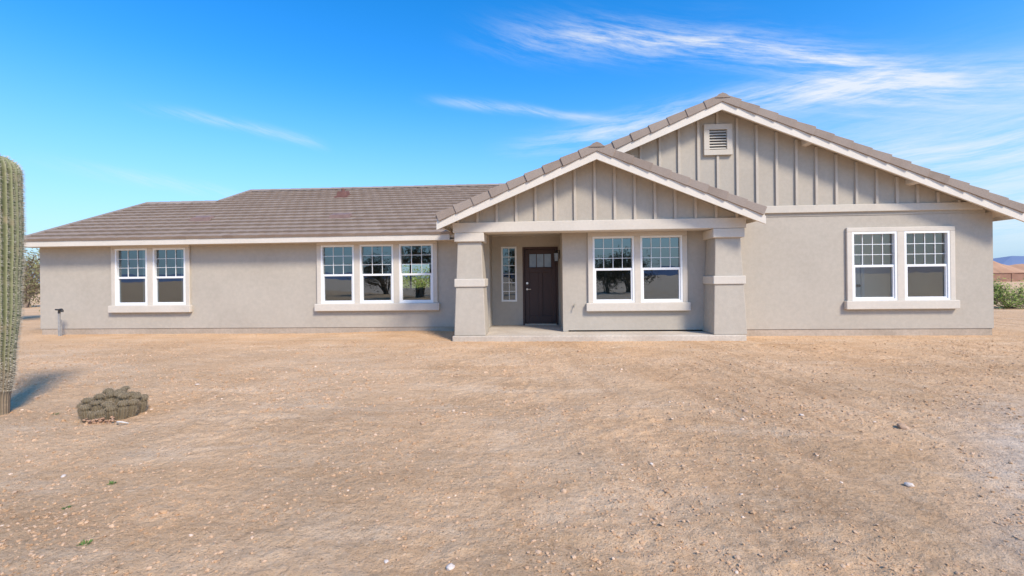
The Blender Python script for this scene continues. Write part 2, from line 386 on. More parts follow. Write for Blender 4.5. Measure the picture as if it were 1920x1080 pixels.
rc=MB(); ridge_x(rc,15.0,zw(15)+.03,-13.5,-11.0); rc.build('ridge_cap',barge_m,rf,recalc=False)
fa=MB(); fa.box(-13.5,-2.16,LE-.03,LE-.002,2.31,2.475); fa.build('fascia',fascia_m,rf,bevel=.005)
fa=MB(); fa.prism_x([(LE,2.47),(15,zw(15)),(15,zw(15)-.15),(LE,2.32)],-13.53,-13.5); fa.build('rake_board',fascia_m,rf)
fa=MB(); fa.prism_x([(15.0,zw(15)+.02),(16.8,zw(16.8)+.02),(16.8,zw(16.8)-.15),(15.0,zw(15)-.13)],-10.985,-10.952); fa.build('rake_board',fascia_m,rf)
for xa,ya,yb in ((-13.55,LE-.06,15.0),(-11.0,15.05,16.8)):
    vt=MB(); vt.c=.3; vt.prism_x([(ya,zw(ya)+.072),(yb,zw(yb)+.072),(yb,zw(yb)-.05),(ya,zw(ya)-.05)],xa,xa+.15); vt.build('barge_tile',barge_m,rf,bevel=.008)
so=MB(); so.box(-13.48,-1.9,LE,YL-.002,2.315,2.335); so.build('soffit',soffit_m,rf)
def roofvent(x,y,wx,wy,h,m,lab):
    v=MB(); z=zw(y)+.03
    v.hexa([(x-wx,y-wy,z-LS*wy),(x+wx,y-wy,z-LS*wy),(x+wx,y+wy,z+LS*wy),(x-wx,y+wy,z+LS*wy),
            (x-wx*.85,y-wy*.8,z-LS*wy*.8+h),(x+wx*.85,y-wy*.8,z-LS*wy*.8+h),(x+wx*.85,y+wy*.8,z+LS*wy*.8+h*.8),(x-wx*.85,y+wy*.8,z+LS*wy*.8+h*.8)])
    if h>.13: v.tube([(x,y,z+h*.6),(x,y,z+h+.07)],.06,10); v.box(x-wx*1.3,x+wx*1.3,y-wy*1.1,y-wy,z-LS*wy-.02,z-LS*wy+.06)
    tag(v.build('roof_vent',m,house,bevel=.008),lab)
roofvent(-6.72,15.35,.18,.17,.20,M('vent_rust',(.15,.07,.055),(.20,.10,.08),6,.7),'rust brown box vent near the ridge')
roofvent(-5.6,12.6,.30,.16,.11,ventrust,'low roof vent above the triple window'); roofvent(-9.7,12.6,.28,.16,.11,ventrust,'low roof vent above the left window')
d=MB(); dt,db=.055,.16
d.prism_y([(EX+.03,zl(EX+.03)-dt),(PX,PZ-dt),(PX,PZ-db),(EX+.03,zl(EX+.03)-db)],9.55,22.2)
d.prism_y([(PX,PZ-dt),(RX,RZ-dt),(RX,RZ-db),(PX,PZ-db)],10.15,22.2)
d.prism_y([(RX,RZ-dt),(RE-.03,zr(RE-.03)-dt),(RE-.03,zr(RE-.03)-db),(RX,RZ-db)],10.15,22.2)
rr_=tag(d.build('roof',soffit_m,house),'tall gabled tile roof over the right wing')
la=math.hypot(1,S)
tm=MB(); tiles(tm,(EX-.03,9.62,zl(EX)-dt-.01),(0,1,0),(1,0,S),18,lambda s:((0 if EX+s/la<PX-.2 else .62),12.5)); tm.build('tile_field',tile_m,rr_,recalc=False)
tm=MB(); tiles(tm,(RE+.03,10.22,zr(RE)-dt-.01),(0,1,0),(-1,0,SR),18,lambda s:(0,11.9)); tm.build('tile_field',tile_m,rr_,recalc=False)
rake(rr_,PX+.02,zl(PX+.02),RX,RZ,10.10); rake(rr_,RE,EZ,RX,RZ,10.10)
rc=MB(); ridge_y(rc,RX,RZ+.0,10.06,22.2); rc.build('ridge_cap',barge_m,rr_,recalc=False)
fa=MB(); fa.box(RE-.03,RE,10.152,22.2,2.50,2.665); fa.build('fascia',fascia_m,rr_)
fa=MB(); fa.box(EX-.0,EX+.03,9.552,11.7,2.50,2.665); fa.build('fascia',fascia_m,rr_)
for x in (1.9,5.9,8.1):
    l=MB(); z=(zl(x) if x<RX else zr(x))-db; sl=S if x<RX else -SR
    l.hexa([(x-.045,10.151,z-.11-sl*.045),(x+.045,10.151,z-.11+sl*.045),(x+.045,YR+.0,z-.11+sl*.045),(x-.045,YR,z-.11-sl*.045),
            (x-.045,10.151,z-.002-sl*.045),(x+.045,10.151,z-.002+sl*.045),(x+.045,YR,z-.002+sl*.045),(x-.045,YR,z-.002-sl*.045)])
    l.build('rafter_tail',fascia_m,rr_)
d=MB(); d.prism_y([(PX,PZ-dt-.001),(PE-.03,zp(PE-.03)-dt),(PE-.03,zp(PE-.03)-db),(PX,PZ-db-.001)],9.55,YR-.02)
rp=tag(d.build('roof',soffit_m,house),'small gabled tile roof over the porch')
tm=MB(); tiles(tm,(PE+.03,9.62,zp(PE)-dt-.01),(0,1,0),(-1,0,S),10,lambda s:(0,.85)); tm.build('tile_field',tile_m,rp,recalc=False)
rake(rp,EX,EZ,PX,PZ,9.5); rake(rp,PE,zp(PE),PX,PZ,9.5)
rc=MB(); ridge_y(rc,PX,PZ,9.46,10.5); rc.build('ridge_cap',barge_m,rp,recalc=False)
fa=MB(); fa.box(PE-.03,PE,9.552,YR-.02,2.50,2.665); fa.build('fascia',fascia_m,rp)
def batten(x,y0,y1,z0,z1,par):
    t=MB(); t.box(x-.028,x+.028,y0,y1,z0,z1); t.build('batten',trim_b,par,bevel=.004)
trim_b=M('batten_paint',(.50,.44,.36),(.54,.475,.39),1.2,.9,.3,60,.15,stain=.05)
band_m=M('band_paint',(.56,.50,.415),(.60,.54,.45),1.2,.9,.3,60,.15,stain=.05)
gp=MB(); gp.prism_y([(.54,2.662),(9.70,2.662),(9.70,zr(9.70)-db-.003),(RX,RZ-db-.004),(.54,zl(.54)-db-.003)],YR-.012,YR+.1)
gpo=tag(gp.build('gable_panel',stucco_in,house),'big right gable of board and batten')
for k in range(-6,14):
    x=4.03+.425*k
    if not 1.0<x<9.4: continue
    zt=(zl(x) if x<RX else zr(x))-db-.035
    for a,b_ in ([(2.902,4.058),(4.752,zt)] if 3.70<x<4.34 else [(2.902,zt)]): batten(x,YR-.055,YR-.01,a,b_,gpo)
tb=MB(); tb.box(4.385,9.62,YR-.065,YR-.0135,2.735,2.90); tb.build('trim_band',band_m,house,bevel=.012)
gp=MB(); gp.prism_y([(-1.87,2.592),(4.37,2.592),(PX,PZ-db-.004)],9.935,10.1)
gpo=tag(gp.build('gable_panel',stucco_in,house),'small porch gable of board and batten')
for k in range(-7,8):
    x=PX+.425*k; zt=(zl(x) if x<PX else zp(x))-db-.03
    if zt>2.65: batten(x,9.893,9.937,2.592,zt,gpo)
v=MB(); x0,x1,z0,z1=3.72,4.34,4.06,4.75; Yv=YR-.085
v.box(x0,x1,Yv,YR-.0125,z1-.12,z1); v.box(x0,x1,Yv,YR-.0125,z0,z0+.12); v.box(x0,x0+.12,Yv,YR-.0125,z0+.12,z1-.12); v.box(x1-.12,x1,Yv,YR-.0125,z0+.12,z1-.12)
gv=v.build('gable_vent',band_m,house,bevel=.006)
v=MB(); v.box(x0+.12,x1-.12,YR-.02,YR-.013,z0+.12,z1-.12); v.build('vent_shade_panel',vent_shade,gv)  # dark panel stands in for the shaded opening behind the louvers
for i in range(7):
    v=MB(); z=z0+.15+i*.062; v.hexa([(x0+.12,Yv+.015,z-.014),(x1-.12,Yv+.015,z-.014),(x1-.12,Yv+.055,z+.022),(x0+.12,Yv+.055,z+.022),
       (x0+.12,Yv+.015,z-.004),(x1-.12,Yv+.015,z-.004),(x1-.12,Yv+.055,z+.032),(x0+.12,Yv+.055,z+.032)])
    v.build('louver',band_m,gv)
def window(units,Y,z0,z1,zm,cols,rows,lab,tw=.105,gm=glass):
    X0,X1=units[0][0],units[-1][1]; e=.004
    t=MB(); t.box(X0-tw,X1+tw,Y-.055,Y-.001,z1-e,z1+tw-.01)
    t.box(X0-tw,X0+e,Y-.055,Y-.001,z0,z1-e); t.box(X1-e,X1+tw,Y-.055,Y-.001,z0,z1-e)
    for i in range(len(units)-1): t.box(units[i][1]-e,units[i+1][0]+e,Y-.055,Y-.001,z0,z1-e)
    wo=tag(t.build('window',trim,house,bevel=.012),lab)
    t=MB(); t.box(X0-tw-.05,X1+tw+.05,Y-.105,Y-.001,z0-.185,z0+.004); t.build('sill',trim,wo,bevel=.015)
    for a,b_ in units:
        fr=MB(); q=.045; y0,y1=Y-.05,Y+.06
        a+=.004; b_-=.004; zb,zt=z0+.005,z1-.005
        fr.box(a,b_,y0,y1,zt-q,zt); fr.box(a,b_,y0,y1,zb,zb+q); fr.box(a,a+q,y0,y1,zb+q,zt-q); fr.box(b_-q,b_,y0,y1,zb+q,zt-q)
        fr.build('window_frame',vinyl,wo,bevel=.004)
        s2=MB(); q2=.03; u0,u1=a+q,b_-q; yb0,yb1=Y-.030,Y+.015
        s2.box(u0,u1,yb0,yb1,zm-.03,zm+.022); s2.box(u0,u1,yb0,yb1,zb+q,zb+q+q2); s2.box(u0,u0+q2,yb0,yb1,zb+q+q2,zm-.03); s2.box(u1-q2,u1,yb0,yb1,zb+q+q2,zm-.03)
        s2.build('lower_sash',vinyl,wo,bevel=.003)
        pn=MB(); pn.quad((u0,Y+.010,zb+q),(u1,Y+.010,zb+q),(u1,Y+.010,zm),(u0,Y+.010,zm)); pn.quad((u0,Y+.025,zm),(u1,Y+.025,zm),(u1,Y+.025,zt-q),(u0,Y+.025,zt-q))
        pn.build('pane',gm,wo,recalc=False)
        gd=MB(); m_=.006; zz0=zm+.022; zz1=zt-q
        for i in range(1,cols): x=u0+(u1-u0)*i/cols; gd.box(x-m_,x+m_,Y+.008,Y+.022,zz0,zz1)
        for j in range(1,rows): z=zz0+(zz1-zz0)*j/rows; gd.box(u0,u1,Y+.0085,Y+.0215,z-m_,z+m_)
        gd.build('muntin_grid',vinyl,wo)
window(UL,YL,LZ0,LZ1,LM,3,3,'double window at the left end of the house')
window(UM,YL,LZ0,LZ1,LM,3,3,'triple window left of the porch')
window(UP,YR,WZ0,WZ1,WM,4,3,'double window under the porch')
window(UR,YR,WZ0,WZ1,WM,4,3,'double window in the right wing',gm=glass_c)
a,b_,z0,z1=SLIT; t=MB(); q=.045
t.box(a,b_,YA-.02,YA+.06,z1-q,z1); t.box(a,b_,YA-.02,YA+.06,z0,z0+q); t.box(a,a+q,YA-.02,YA+.06,z0+q,z1-q); t.box(b_-q,b_,YA-.02,YA+.06,z0+q,z1-q)
sl_=tag(t.build('window',vinyl,house,bevel=.004),'narrow sidelight left of the front door')
t=MB(); t.quad((a+q,YA+.02,z0+q),(b_-q,YA+.02,z0+q),(b_-q,YA+.02,z1-q),(a+q,YA+.02,z1-q)); t.build('pane',glass_s,sl_,recalc=False)
t=MB()
t.box((a+b_)/2-.007,(a+b_)/2+.007,YA+.002,YA+.016,z0+q,z1-q)
for i in range(1,6): z=z0+q+(z1-z0-2*q)*i/6; t.box(a+q,b_-q,YA+.0025,YA+.0155,z-.007,z+.007)
t.build('muntin_grid',vinyl,sl_)
a,b_,z0,z1=DOOR
t=MB(); X0,X1,Z0,Z1=a+.055,b_-.055,.155,z1-.055; t.box(X0,X1,YA+.085,YA+.12,Z0,Z1)
yf0,yf1=YA+.055,YA+.087; st=.115; xm=(X0+X1)/2
t.box(X0,X0+st,yf0,yf1,Z0,Z1); t.box(X1-st,X1,yf0,yf1,Z0,Z1); t.box(X0+st,X1-st,yf0,yf1,Z1-.12,Z1); t.box(X0+st,X1-st,yf0,yf1,1.50,1.63); t.box(X0+st,X1-st,yf0,yf1,Z0,Z0+.2)
t.box(xm-.055,xm+.055,yf0,yf1,Z0+.2,1.50); t.box(X0+st-.03,X1-st+.03,yf0-.03,yf0,1.60,1.632)
dr=t.build('front_door',door_m,house,bevel=.006); dr['label']='dark brown panelled front door with three small panes'
t=MB(); t.box(a,a+.05,YA-.02,YA+.13,.12,z1); t.box(b_-.05,b_,YA-.02,YA+.13,.12,z1); t.box(a+.05,b_-.05,YA-.02,YA+.13,z1-.05,z1); t.build('door_frame',door_m,dr,bevel=.004)
t=MB(); t.box(a+.05,b_-.05,YA-.03,YA+.13,.116,.15); t.build('threshold',conc,dr)
lw=(X1-X0-2*st)
for i in range(3):
    t=MB(); u0=X0+st+lw*i/3+.012; u1=X0+st+lw*(i+1)/3-.012; t.quad((u0,YA+.076,1.642),(u1,YA+.076,1.642),(u1,YA+.076,Z1-.128),(u0,YA+.076,Z1-.128))
    t.build('door_pane',doorglass,dr,recalc=False)
t=MB(); t.tube([(X0+.06,yf0+.002,1.06),(X0+.06,yf0-.05,1.06)],.026,12); t.tube([(X0+.06,yf0-.05,1.06),(X0+.16,yf0-.055,1.06)],.011,8)
t.build('door_handle',silver,dr)
t=MB(); t.tube([(X0+.06,yf0+.002,1.22),(X0+.06,yf0-.025,1.22)],.03,14); t.build('door_lock',silver,dr)
t=MB(); lx,ly,lz=.54,11.62,1.86
t.box(lx-.02,lx-.001,ly-.05,ly+.05,lz-.02,lz+.2); t.tube([(lx-.01,ly,lz+.17),(lx-.07,ly,lz+.2),(lx-.10,ly,lz+.17)],.009,8)
t.frustum(lx-.10,ly,lz+.12,.075,lz+.17,.02); t.frustum(lx-.10,ly,lz-.10,.045,lz-.08,.05)
for sx_ in (-1,1):
    for sy_ in (-1,1): t.tube([(lx-.10+sx_*.045,ly+sy_*.045,lz-.09),(lx-.10+sx_*.058,ly+sy_*.058,lz+.12)],.006,6)
ln_=t.build('wall_lantern',darkmetal,house)
t=MB(); t.frustum(lx-.10,ly,lz-.08,.038,lz+.12,.05); t.build('lantern_glass',doorglass,ln_)
t=MB(); hx,hz=.80,.72; t.tube([(hx,YR+.0,hz),(hx,YR-.06,hz),(hx,YR-.085,hz-.02),(hx,YR-.09,hz-.06)],.011,8); t.tube([(hx,YR-.05,hz),(hx,YR-.055,hz+.04)],.005,6); t.tube([(hx-.022,YR-.055,hz+.042),(hx+.022,YR-.055,hz+.042)],.007,6); t.tube([(hx,YR-.001,hz),(hx,YR-.008,hz)],.022,12)
t.build('hose_tap',brass,house)
t=MB(); t.box(-13.40,-13.321,11.55,11.75,1.0,1.25); t.box(-13.38,-13.321,11.6,11.7,1.25,1.30); t.build('utility_box',galv,house,bevel=.006)
def room(x0,x1,y0,y1,z0,z1,m=None,right=True,hole=None):
    t=MB()
    if hole: wall_grid(t,x0,x1,z0,z1,y1,[hole],.06)
    else: t.quad((x0,y1,z0),(x1,y1,z0),(x1,y1,z1),(x0,y1,z1))
    t.quad((x0,y0,z0),(x0,y1,z0),(x0,y1,z1),(x0,y0,z1))
    if right: t.quad((x1,y0,z0),(x1,y0,z1),(x1,y1,z1),(x1,y1,z0))
    t.quad((x0,y0,z1),(x0,y1,z1),(x1,y1,z1),(x1,y0,z1)); t.quad((x0,y0,z0),(x0,y1,z0),(x1,y1,z0),(x1,y0,z0))
    return t.build('room_interior',m or room_m,house,recalc=False)
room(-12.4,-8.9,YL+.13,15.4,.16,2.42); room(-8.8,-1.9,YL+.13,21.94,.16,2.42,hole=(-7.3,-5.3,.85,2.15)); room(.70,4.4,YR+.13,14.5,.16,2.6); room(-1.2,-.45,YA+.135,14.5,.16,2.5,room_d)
t=MB(); a,b_,z0,z1=-7.3,-5.3,.85,2.15
t.box(a,b_,22.02,22.08,z1-.06,z1); t.box(a,b_,22.02,22.08,z0,z0+.06); t.box(a,a+.06,22.02,22.08,z0+.06,z1-.06); t.box(b_-.06,b_,22.02,22.08,z0+.06,z1-.06); t.box((a+b_)/2-.04,(a+b_)/2+.04,22.02,22.08,z0+.06,z1-.06)
tag(t.build('window',vinyl,house),'rear window seen through the triple window')
t=MB(); z0,z1=.6,2.35  # frame of the added side opening that brightens the right room
t.box(9.76,9.84,SY0,SY1,z1-.06,z1); t.box(9.76,9.84,SY0,SY1,z0,z0+.06); t.box(9.76,9.84,SY0,SY0+.05,z0+.06,z1-.06); t.box(9.76,9.84,SY1-.05,SY1,z0+.06,z1-.06)
tag(t.build('window',vinyl,house),'added side window on the right end of the house, unseen, letting sun into the room')
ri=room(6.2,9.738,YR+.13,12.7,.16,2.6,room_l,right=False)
t=MB(); yb=12.695; t.box(7.75,7.83,yb-.065,yb,.17,2.2); t.box(8.55,8.63,yb-.065,yb,.17,2.2); t.box(7.83,8.55,yb-.065,yb,2.12,2.2); t.box(7.83,8.55,yb-.045,yb,.17,2.12)
t.build('inner_door',vinyl,ri).location=(0,0,0)
t=MB(); t.tube([(8.47,yb-.045,1.05),(8.47,yb-.11,1.05)],.035,10); t.build('door_knob',darkmetal,ri).location=(0,0,0)
t=MB(); t.box(9.70,9.739,SY1+.02,12.7,.16,2.6); t.build('room_wall',room_l,ri).location=(0,0,0)
curt=M('curtain_cloth',(.62,.62,.60),(.70,.70,.68),4,.9)
for cx0,cx1 in ((-9.50,-9.22),(-10.58,-10.28)):
    t=MB(); N_=14
    for i in range(N_):
        xa,xb=cx0+(cx1-cx0)*i/N_,cx0+(cx1-cx0)*(i+1)/N_; ya,yb=YL+.17+.02*(i%2),YL+.17+.02*((i+1)%2)
        t.quad((xa,ya,.8),(xb,yb,.8),(xb,yb,2.3),(xa,ya,2.3))
    t.build('curtain',curt,house,recalc=False)

# ------------------------------------------------------------------ cacti
sag_m,nt,p=newmat('saguaro_skin')
at=nt.node('ShaderNodeAttribute',attribute_name='tint').outputs['Fac']
co=nt.node('ShaderNodeTexCoord').outputs['Object']; sx=nt.node('ShaderNodeSeparateXYZ'); nt.l.new(co,sx.inputs[0])
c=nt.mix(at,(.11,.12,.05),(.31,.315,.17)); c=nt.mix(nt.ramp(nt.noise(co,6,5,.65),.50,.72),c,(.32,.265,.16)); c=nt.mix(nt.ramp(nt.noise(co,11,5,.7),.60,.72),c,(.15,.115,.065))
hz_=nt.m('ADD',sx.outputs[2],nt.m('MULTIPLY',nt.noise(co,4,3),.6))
c=nt.mix(nt.ramp(hz_,1.25,.45),c,nt.mix(nt.noise(co,20,4),(.17,.12,.08),(.36,.28,.19)))
nt.l.new(c,p.inputs['Base Color']); p.inputs['Roughness'].default_value=.8
b=nt.node('ShaderNodeBump'); b.inputs['Strength'].default_value=.6; b.inputs['Distance'].default_value=.01; nt.l.new(nt.noise(co,45,4,.65),b.inputs['Height']); nt.l.new(b.outputs[0],p.inputs['Normal'])
spine_m=M('cactus_spine',(.57,.51,.39),(.70,.63,.50),10,.8)
def cactus(mbody,mspine,cx,cy,z0,H,prof,ribs,depth,sub=6,nz=60,sl=.02,tilt=(0,0),sstep=.03,sw=.06,nsp=4):
    nA=ribs*sub
    def rad(t):
        for i in range(len(prof)-1):
            if prof[i][0]<=t<=prof[i+1][0]:
                f=(t-prof[i][0])/max(1e-6,prof[i+1][0]-prof[i][0]); f=f*f*(3-2*f); return prof[i][1]+(prof[i+1][1]-prof[i][1])*f
        return prof[-1][1]
    rb=prof[-2][1]
    for i in range(nz+1):
        t=i/nz; t=1-(1-t)**1.35; zz=H*t; r=rad(t)
        if zz>H-rb: r=math.sqrt(max(0,rb*rb-(zz-(H-rb))**2))
        for k in range(nA):
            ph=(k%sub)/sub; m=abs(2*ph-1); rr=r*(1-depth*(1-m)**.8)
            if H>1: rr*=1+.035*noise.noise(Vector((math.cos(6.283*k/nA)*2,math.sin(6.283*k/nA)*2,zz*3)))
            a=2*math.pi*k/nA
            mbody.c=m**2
            mbody.add([(cx+tilt[0]*zz+rr*math.cos(a),cy+tilt[1]*zz+rr*math.sin(a),z0+zz)],[])
    n0=len(mbody.v)-nA*(nz+1)
    for i in range(nz):
        for k in range(nA): mbody.f.append([n0+i*nA+k,n0+i*nA+(k+1)%nA,n0+(i+1)*nA+(k+1)%nA,n0+(i+1)*nA+k])
    z=.1*H if H>1 else .12*H
    while z<H*.995:
        r=rad(z/H)
        if z>H-rb: r=math.sqrt(max(0,rb*rb-(z-(H-rb))**2))
        up_=max(0,(z-(H-rb))/rb)*1.2
        for k in range(ribs):
            a=2*math.pi*k/ribs
            c_=Vector((cx+tilt[0]*z+r*math.cos(a),cy+tilt[1]*z+r*math.sin(a),z0+z+random.uniform(-.3,.3)*sstep))
            for q in range(nsp):
                dd=Vector((math.cos(a)+random.uniform(-.9,.9),math.sin(a)+random.uniform(-.9,.9),up_+random.uniform(-.6,.7))).normalized()
                sd=dd.orthogonal().normalized()*sl*sw
                mspine.add([c_-sd,c_+sd,c_+dd*sl*random.uniform(.6,1.2)],[(0,1,2)])
        z+=sstep
cx_,cy_=-5.745,4.50
sg=empty('saguaro_cactus',(cx_,cy_,gz(cx_,cy_)-.03),'tall ribbed green saguaro cactus cut off by the left edge of the picture','cactus')
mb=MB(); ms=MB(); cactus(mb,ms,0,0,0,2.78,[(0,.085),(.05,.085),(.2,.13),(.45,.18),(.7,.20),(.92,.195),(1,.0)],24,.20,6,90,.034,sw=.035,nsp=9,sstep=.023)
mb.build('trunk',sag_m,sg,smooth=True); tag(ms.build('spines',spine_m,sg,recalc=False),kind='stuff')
hx,hy=ground_at(206,782)
hc=empty('hedgehog_cactus',(hx,hy,gz(hx,hy)-.01),'low round clump of grey brown spiny hedgehog cactus on the dirt beside the saguaro','cactus')
hed_m=M('hedgehog_skin',(.12,.09,.05),(.17,.13,.078),12,.85,.4,60,.2,tint=(.24,.19,.12))
spine2=M('hedgehog_spine',(.29,.225,.15),(.41,.33,.235),30,.85)
pts=[]; tries=0
while len(pts)<30 and tries<9000:
    tries+=1; x,y=random.uniform(-.235,.235),random.uniform(-.2,.23)
    if (x/.235)**2+((y-.015)/.215)**2>1 or any((x-p_[0])**2+(y-p_[1])**2<.0046 for p_ in pts): continue
    pts.append((x,y))
for x,y in pts:
    q=min(1,math.hypot(x/.27,(y-.02)/.25)); h=(.085+.185*math.sqrt(1-q*q))*random.uniform(.84,1.1)
    if y<-.10 and x>.0: h*=.75
    mb=MB(); ms=MB(); w_=random.uniform(.040,.050)
    cactus(mb,ms,0,0,0,h,[(0,w_*.9),(.3,w_),(.55,w_),(1,0)],11,.12,4,16,.016,(x*1.0+random.uniform(-.08,.08),y*.8+random.uniform(-.08,.08)),.008,sw=.06,nsp=5)
    o=mb.build('stem',hed_m,hc,smooth=True,loc=(x,y,-.005)); tag(ms.build('spines',spine2,o,recalc=False),kind='stuff')
mb=MB()
for i in range(90):
    a=random.uniform(0,6.3); r_=random.uniform(0,.16); stone(mb,r_*math.cos(a)*1.1+.09,r_*math.sin(a)*.5-.22,.008+random.random()*.045,random.uniform(.008,.020))
tag(mb.build('dead_stem_litter',M('dead_stem',(.38,.21,.13),(.50,.33,.22),15,.95,.4,60,.1),hc),kind='stuff')
px_,py_=ground_at(228,797); mb=MB(); mb.tube([(.05*math.cos(math.pi*i/10),-.05*math.sin(math.pi*i/10)*.9,.006+.028*math.sin(math.pi*i/10)) for i in range(11)],.006,8)
tag(mb.build('pipe_scrap',M('scrap_white',(.62,.58,.52),(.7,.66,.6),9,.5),loc=(px_,py_,gz(px_,py_)+.004)),'short curved white pipe scrap at the foot of the hedgehog cactus clump','scrap')
sp=empty('standpipe',(-12.45,11.1,gz(-12.45,11.1)),'thin grey metal standpipe with a dark bent head by the left corner of the house','pipe')
mb=MB(); mb.tube([(0,0,-.05),(0,0,.60)],.026,12); mb.build('post',galv,sp)
mb=MB(); mb.tube([(.05,0,-.05),(.05,0,.42)],.013,8); mb.build('side_pipe',galv,sp)
mb=MB(); mb.tube([(0,0,.58),(0,0,.64),(.03,-.01,.68),(.10,-.03,.685),(.13,-.04,.66),(.135,-.045,.62)],.028,10); mb.tube([(-.10,0,.68),(.02,0,.675)],.02,8); mb.build('pipe_head',darkmetal,sp)
weed_m=M('weed',(.09,.15,.03),(.14,.21,.05),20,.7)
for px,py,lab in ((206,902,'tiny green weed in the dirt below the hedgehog cactus'),(122,948,'tiny green weed at the lower left of the yard'),(100,778,'tiny green weed between the saguaro and the hedgehog cactus'),(154,1018,'tiny green weed near the bottom left corner')):
    x,y=ground_at(px,py); mb=MB()
    for i in range(26):
        a=random.uniform(0,6.3); l=random.uniform(.01,.028); d_=Vector((math.cos(a),math.sin(a),random.uniform(.1,.8))); s_=Vector((-math.sin(a),math.cos(a),0))*.004
        o_=Vector((random.uniform(-.02,.02),random.uniform(-.02,.02),.0)); mb.add([o_,o_+d_*l*.5+s_,o_+d_*l,o_+d_*l*.5-s_],[(0,1,2,3)])
    tag(mb.build('weed',weed_m,recalc=False,loc=(x,y,gz(x,y))),lab,'weed','small weeds in the dirt yard')

# ------------------------------------------------------------------ shrubs and trees
bark=M('bark',(.19,.14,.10),(.28,.21,.15),8,.95,.5,40,.1)
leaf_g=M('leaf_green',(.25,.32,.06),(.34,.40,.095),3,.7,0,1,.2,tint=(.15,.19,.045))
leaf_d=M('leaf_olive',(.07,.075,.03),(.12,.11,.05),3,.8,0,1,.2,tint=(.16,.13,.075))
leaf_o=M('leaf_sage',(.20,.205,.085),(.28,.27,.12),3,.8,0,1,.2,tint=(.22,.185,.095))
def shrub(name,loc,rad,h,mat,label,cat,nleaf=2500,ls=.04,trunk=.0,nb=16,group=None):
    t=empty(name,loc,label,cat,group); mb=MB(); lf=MB(); tips=[]
    for i in range(nb):
        a=random.uniform(0,6.3); e_=random.uniform(.25,1.); r_=rad*(1.05-e_*.6)*random.uniform(.6,1)
        base=Vector((random.uniform(-.1,.1)*rad,random.uniform(-.1,.1)*rad,-.05))
        pts=[base,Vector((0,0,trunk)) +Vector((math.cos(a),math.sin(a),0))*r_*.25+Vector((0,0,h*.25*e_)),Vector((math.cos(a)*r_*.7,math.sin(a)*r_*.7,trunk+(h-trunk)*.65*e_)),Vector((math.cos(a)*r_,math.sin(a)*r_,trunk+(h-trunk)*e_*random.uniform(.8,1)))]
        b0=.018*h+.008; mb.tube(pts,[b0,b0*.7,b0*.4,b0*.12],6)
        for k_ in range(7):
            f=random.uniform(.3,1); q=pts[2].lerp(pts[3],f) if f>.5 else pts[1].lerp(pts[2],f*1.6)
            d_=Vector((random.gauss(0,1),random.gauss(0,1),random.gauss(.4,.8))).normalized()*rad*random.uniform(.2,.5); q2=q+d_
            q2.z=max(q2.z,.04); mb.tube([q,(q+q2)/2+d_.orthogonal()*.1,q2],[b0*.3,b0*.2,b0*.08],4,False); tips+= [q2,(q+q2)/2,q]
    for i in range(nleaf):
        c_=random.choice(tips)+Vector((random.gauss(0,1),random.gauss(0,1),random.gauss(0,.8)))*rad*.11
        if c_.z<.02: continue
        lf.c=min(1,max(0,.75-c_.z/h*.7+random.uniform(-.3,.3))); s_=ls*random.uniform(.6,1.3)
        u=Vector((random.gauss(0,1),random.gauss(0,1),random.gauss(0,1))).normalized(); w_=u.orthogonal().normalized()
        lf.add([c_-u*s_,c_+w_*s_*.35,c_+u*s_,c_-w_*s_*.35],[(0,1,2,3)])
    mb.build('trunk',bark,t,recalc=False); lf.build('crown',mat,t,recalc=False); return t
def G(x,y): return (x,y,gz(x,y))
shrub('creosote_bush',G(17.6,18.2),1.0,.95,leaf_g,'bright green bush beyond the right corner of the house','bush',4000,.045,0,20)
shrub('desert_shrub',G(24.5,27),1.3,.8,leaf_o,'olive shrub farther back behind the bright green bush','bush',1500,.06)
shrub('mesquite_tree',G(-19.6,15.6),1.8,2.6,leaf_o,'olive branching mesquite behind the saguaro','tree',4200,.045,.5,26)
shrub('mesquite_tree',G(-29,24),2.6,3.0,leaf_o,'distant olive mesquite farther back left of the house','tree',3600,.06,.7,22)
shrub('desert_shrub',G(-18.8,17.5),.8,.7,leaf_o,'low olive brush at the foot of the nearer mesquite','bush',1500,.04)
shrub('desert_shrub',G(-8.2,31),3.0,1.5,leaf_g,'green bush behind the house, seen through the triple window','bush',5000,.10,0,24)
for x,y,rd,h,lab in ((-9,-11,2.4,4.2,'wide mesquite behind the viewer, mirrored in the left window'),(-6.6,-16,3.0,3.0,'broad mesquite behind the viewer, mirrored in the triple window'),(-1.5,-13,1.6,4.2,'slim mesquite behind the viewer, mirrored at the right of the triple window'),(5.5,-17,2.4,2.6,'low mesquite behind the viewer, mirrored in the porch window'),(-14,-18,3.2,3.4,'large mesquite behind the viewer, mirrored at the far left'),(8,-20,2.6,3.4,'mesquite behind the viewer, mirrored beside the porch column'),(19,-20,3.2,2.6,'spreading mesquite behind the viewer, mirrored in the rightmost window')):
    shrub('mesquite_tree',G(x,y),rd,h,leaf_d,lab,'tree',2600,.11,.6,14)  # unseen tree line, invented to be mirrored in the window glass
s2=empty('saguaro_cactus',G(-5.4,-9.5),'saguaro behind the viewer, mirrored in the middle of the triple window','cactus')
mb=MB(); ms=MB(); cactus(mb,ms,0,0,-.03,4.2,[(0,.15),(.3,.2),(.92,.2),(1,0)],16,.2,4,30,.02,sstep=.2); mb.build('trunk',sag_m,s2,smooth=True); tag(ms.build('spines',spine_m,s2,recalc=False),kind='stuff')
bw=empty('block_wall',(70,66,0),'long low brown block wall in the distance at the right edge','wall')
brown=M('brown_block',(.29,.165,.115),(.35,.205,.145),.8,.95,.3,10,.1)
mb=MB(); mb.box(-22,40,-.1,.1,-.5,1.15)
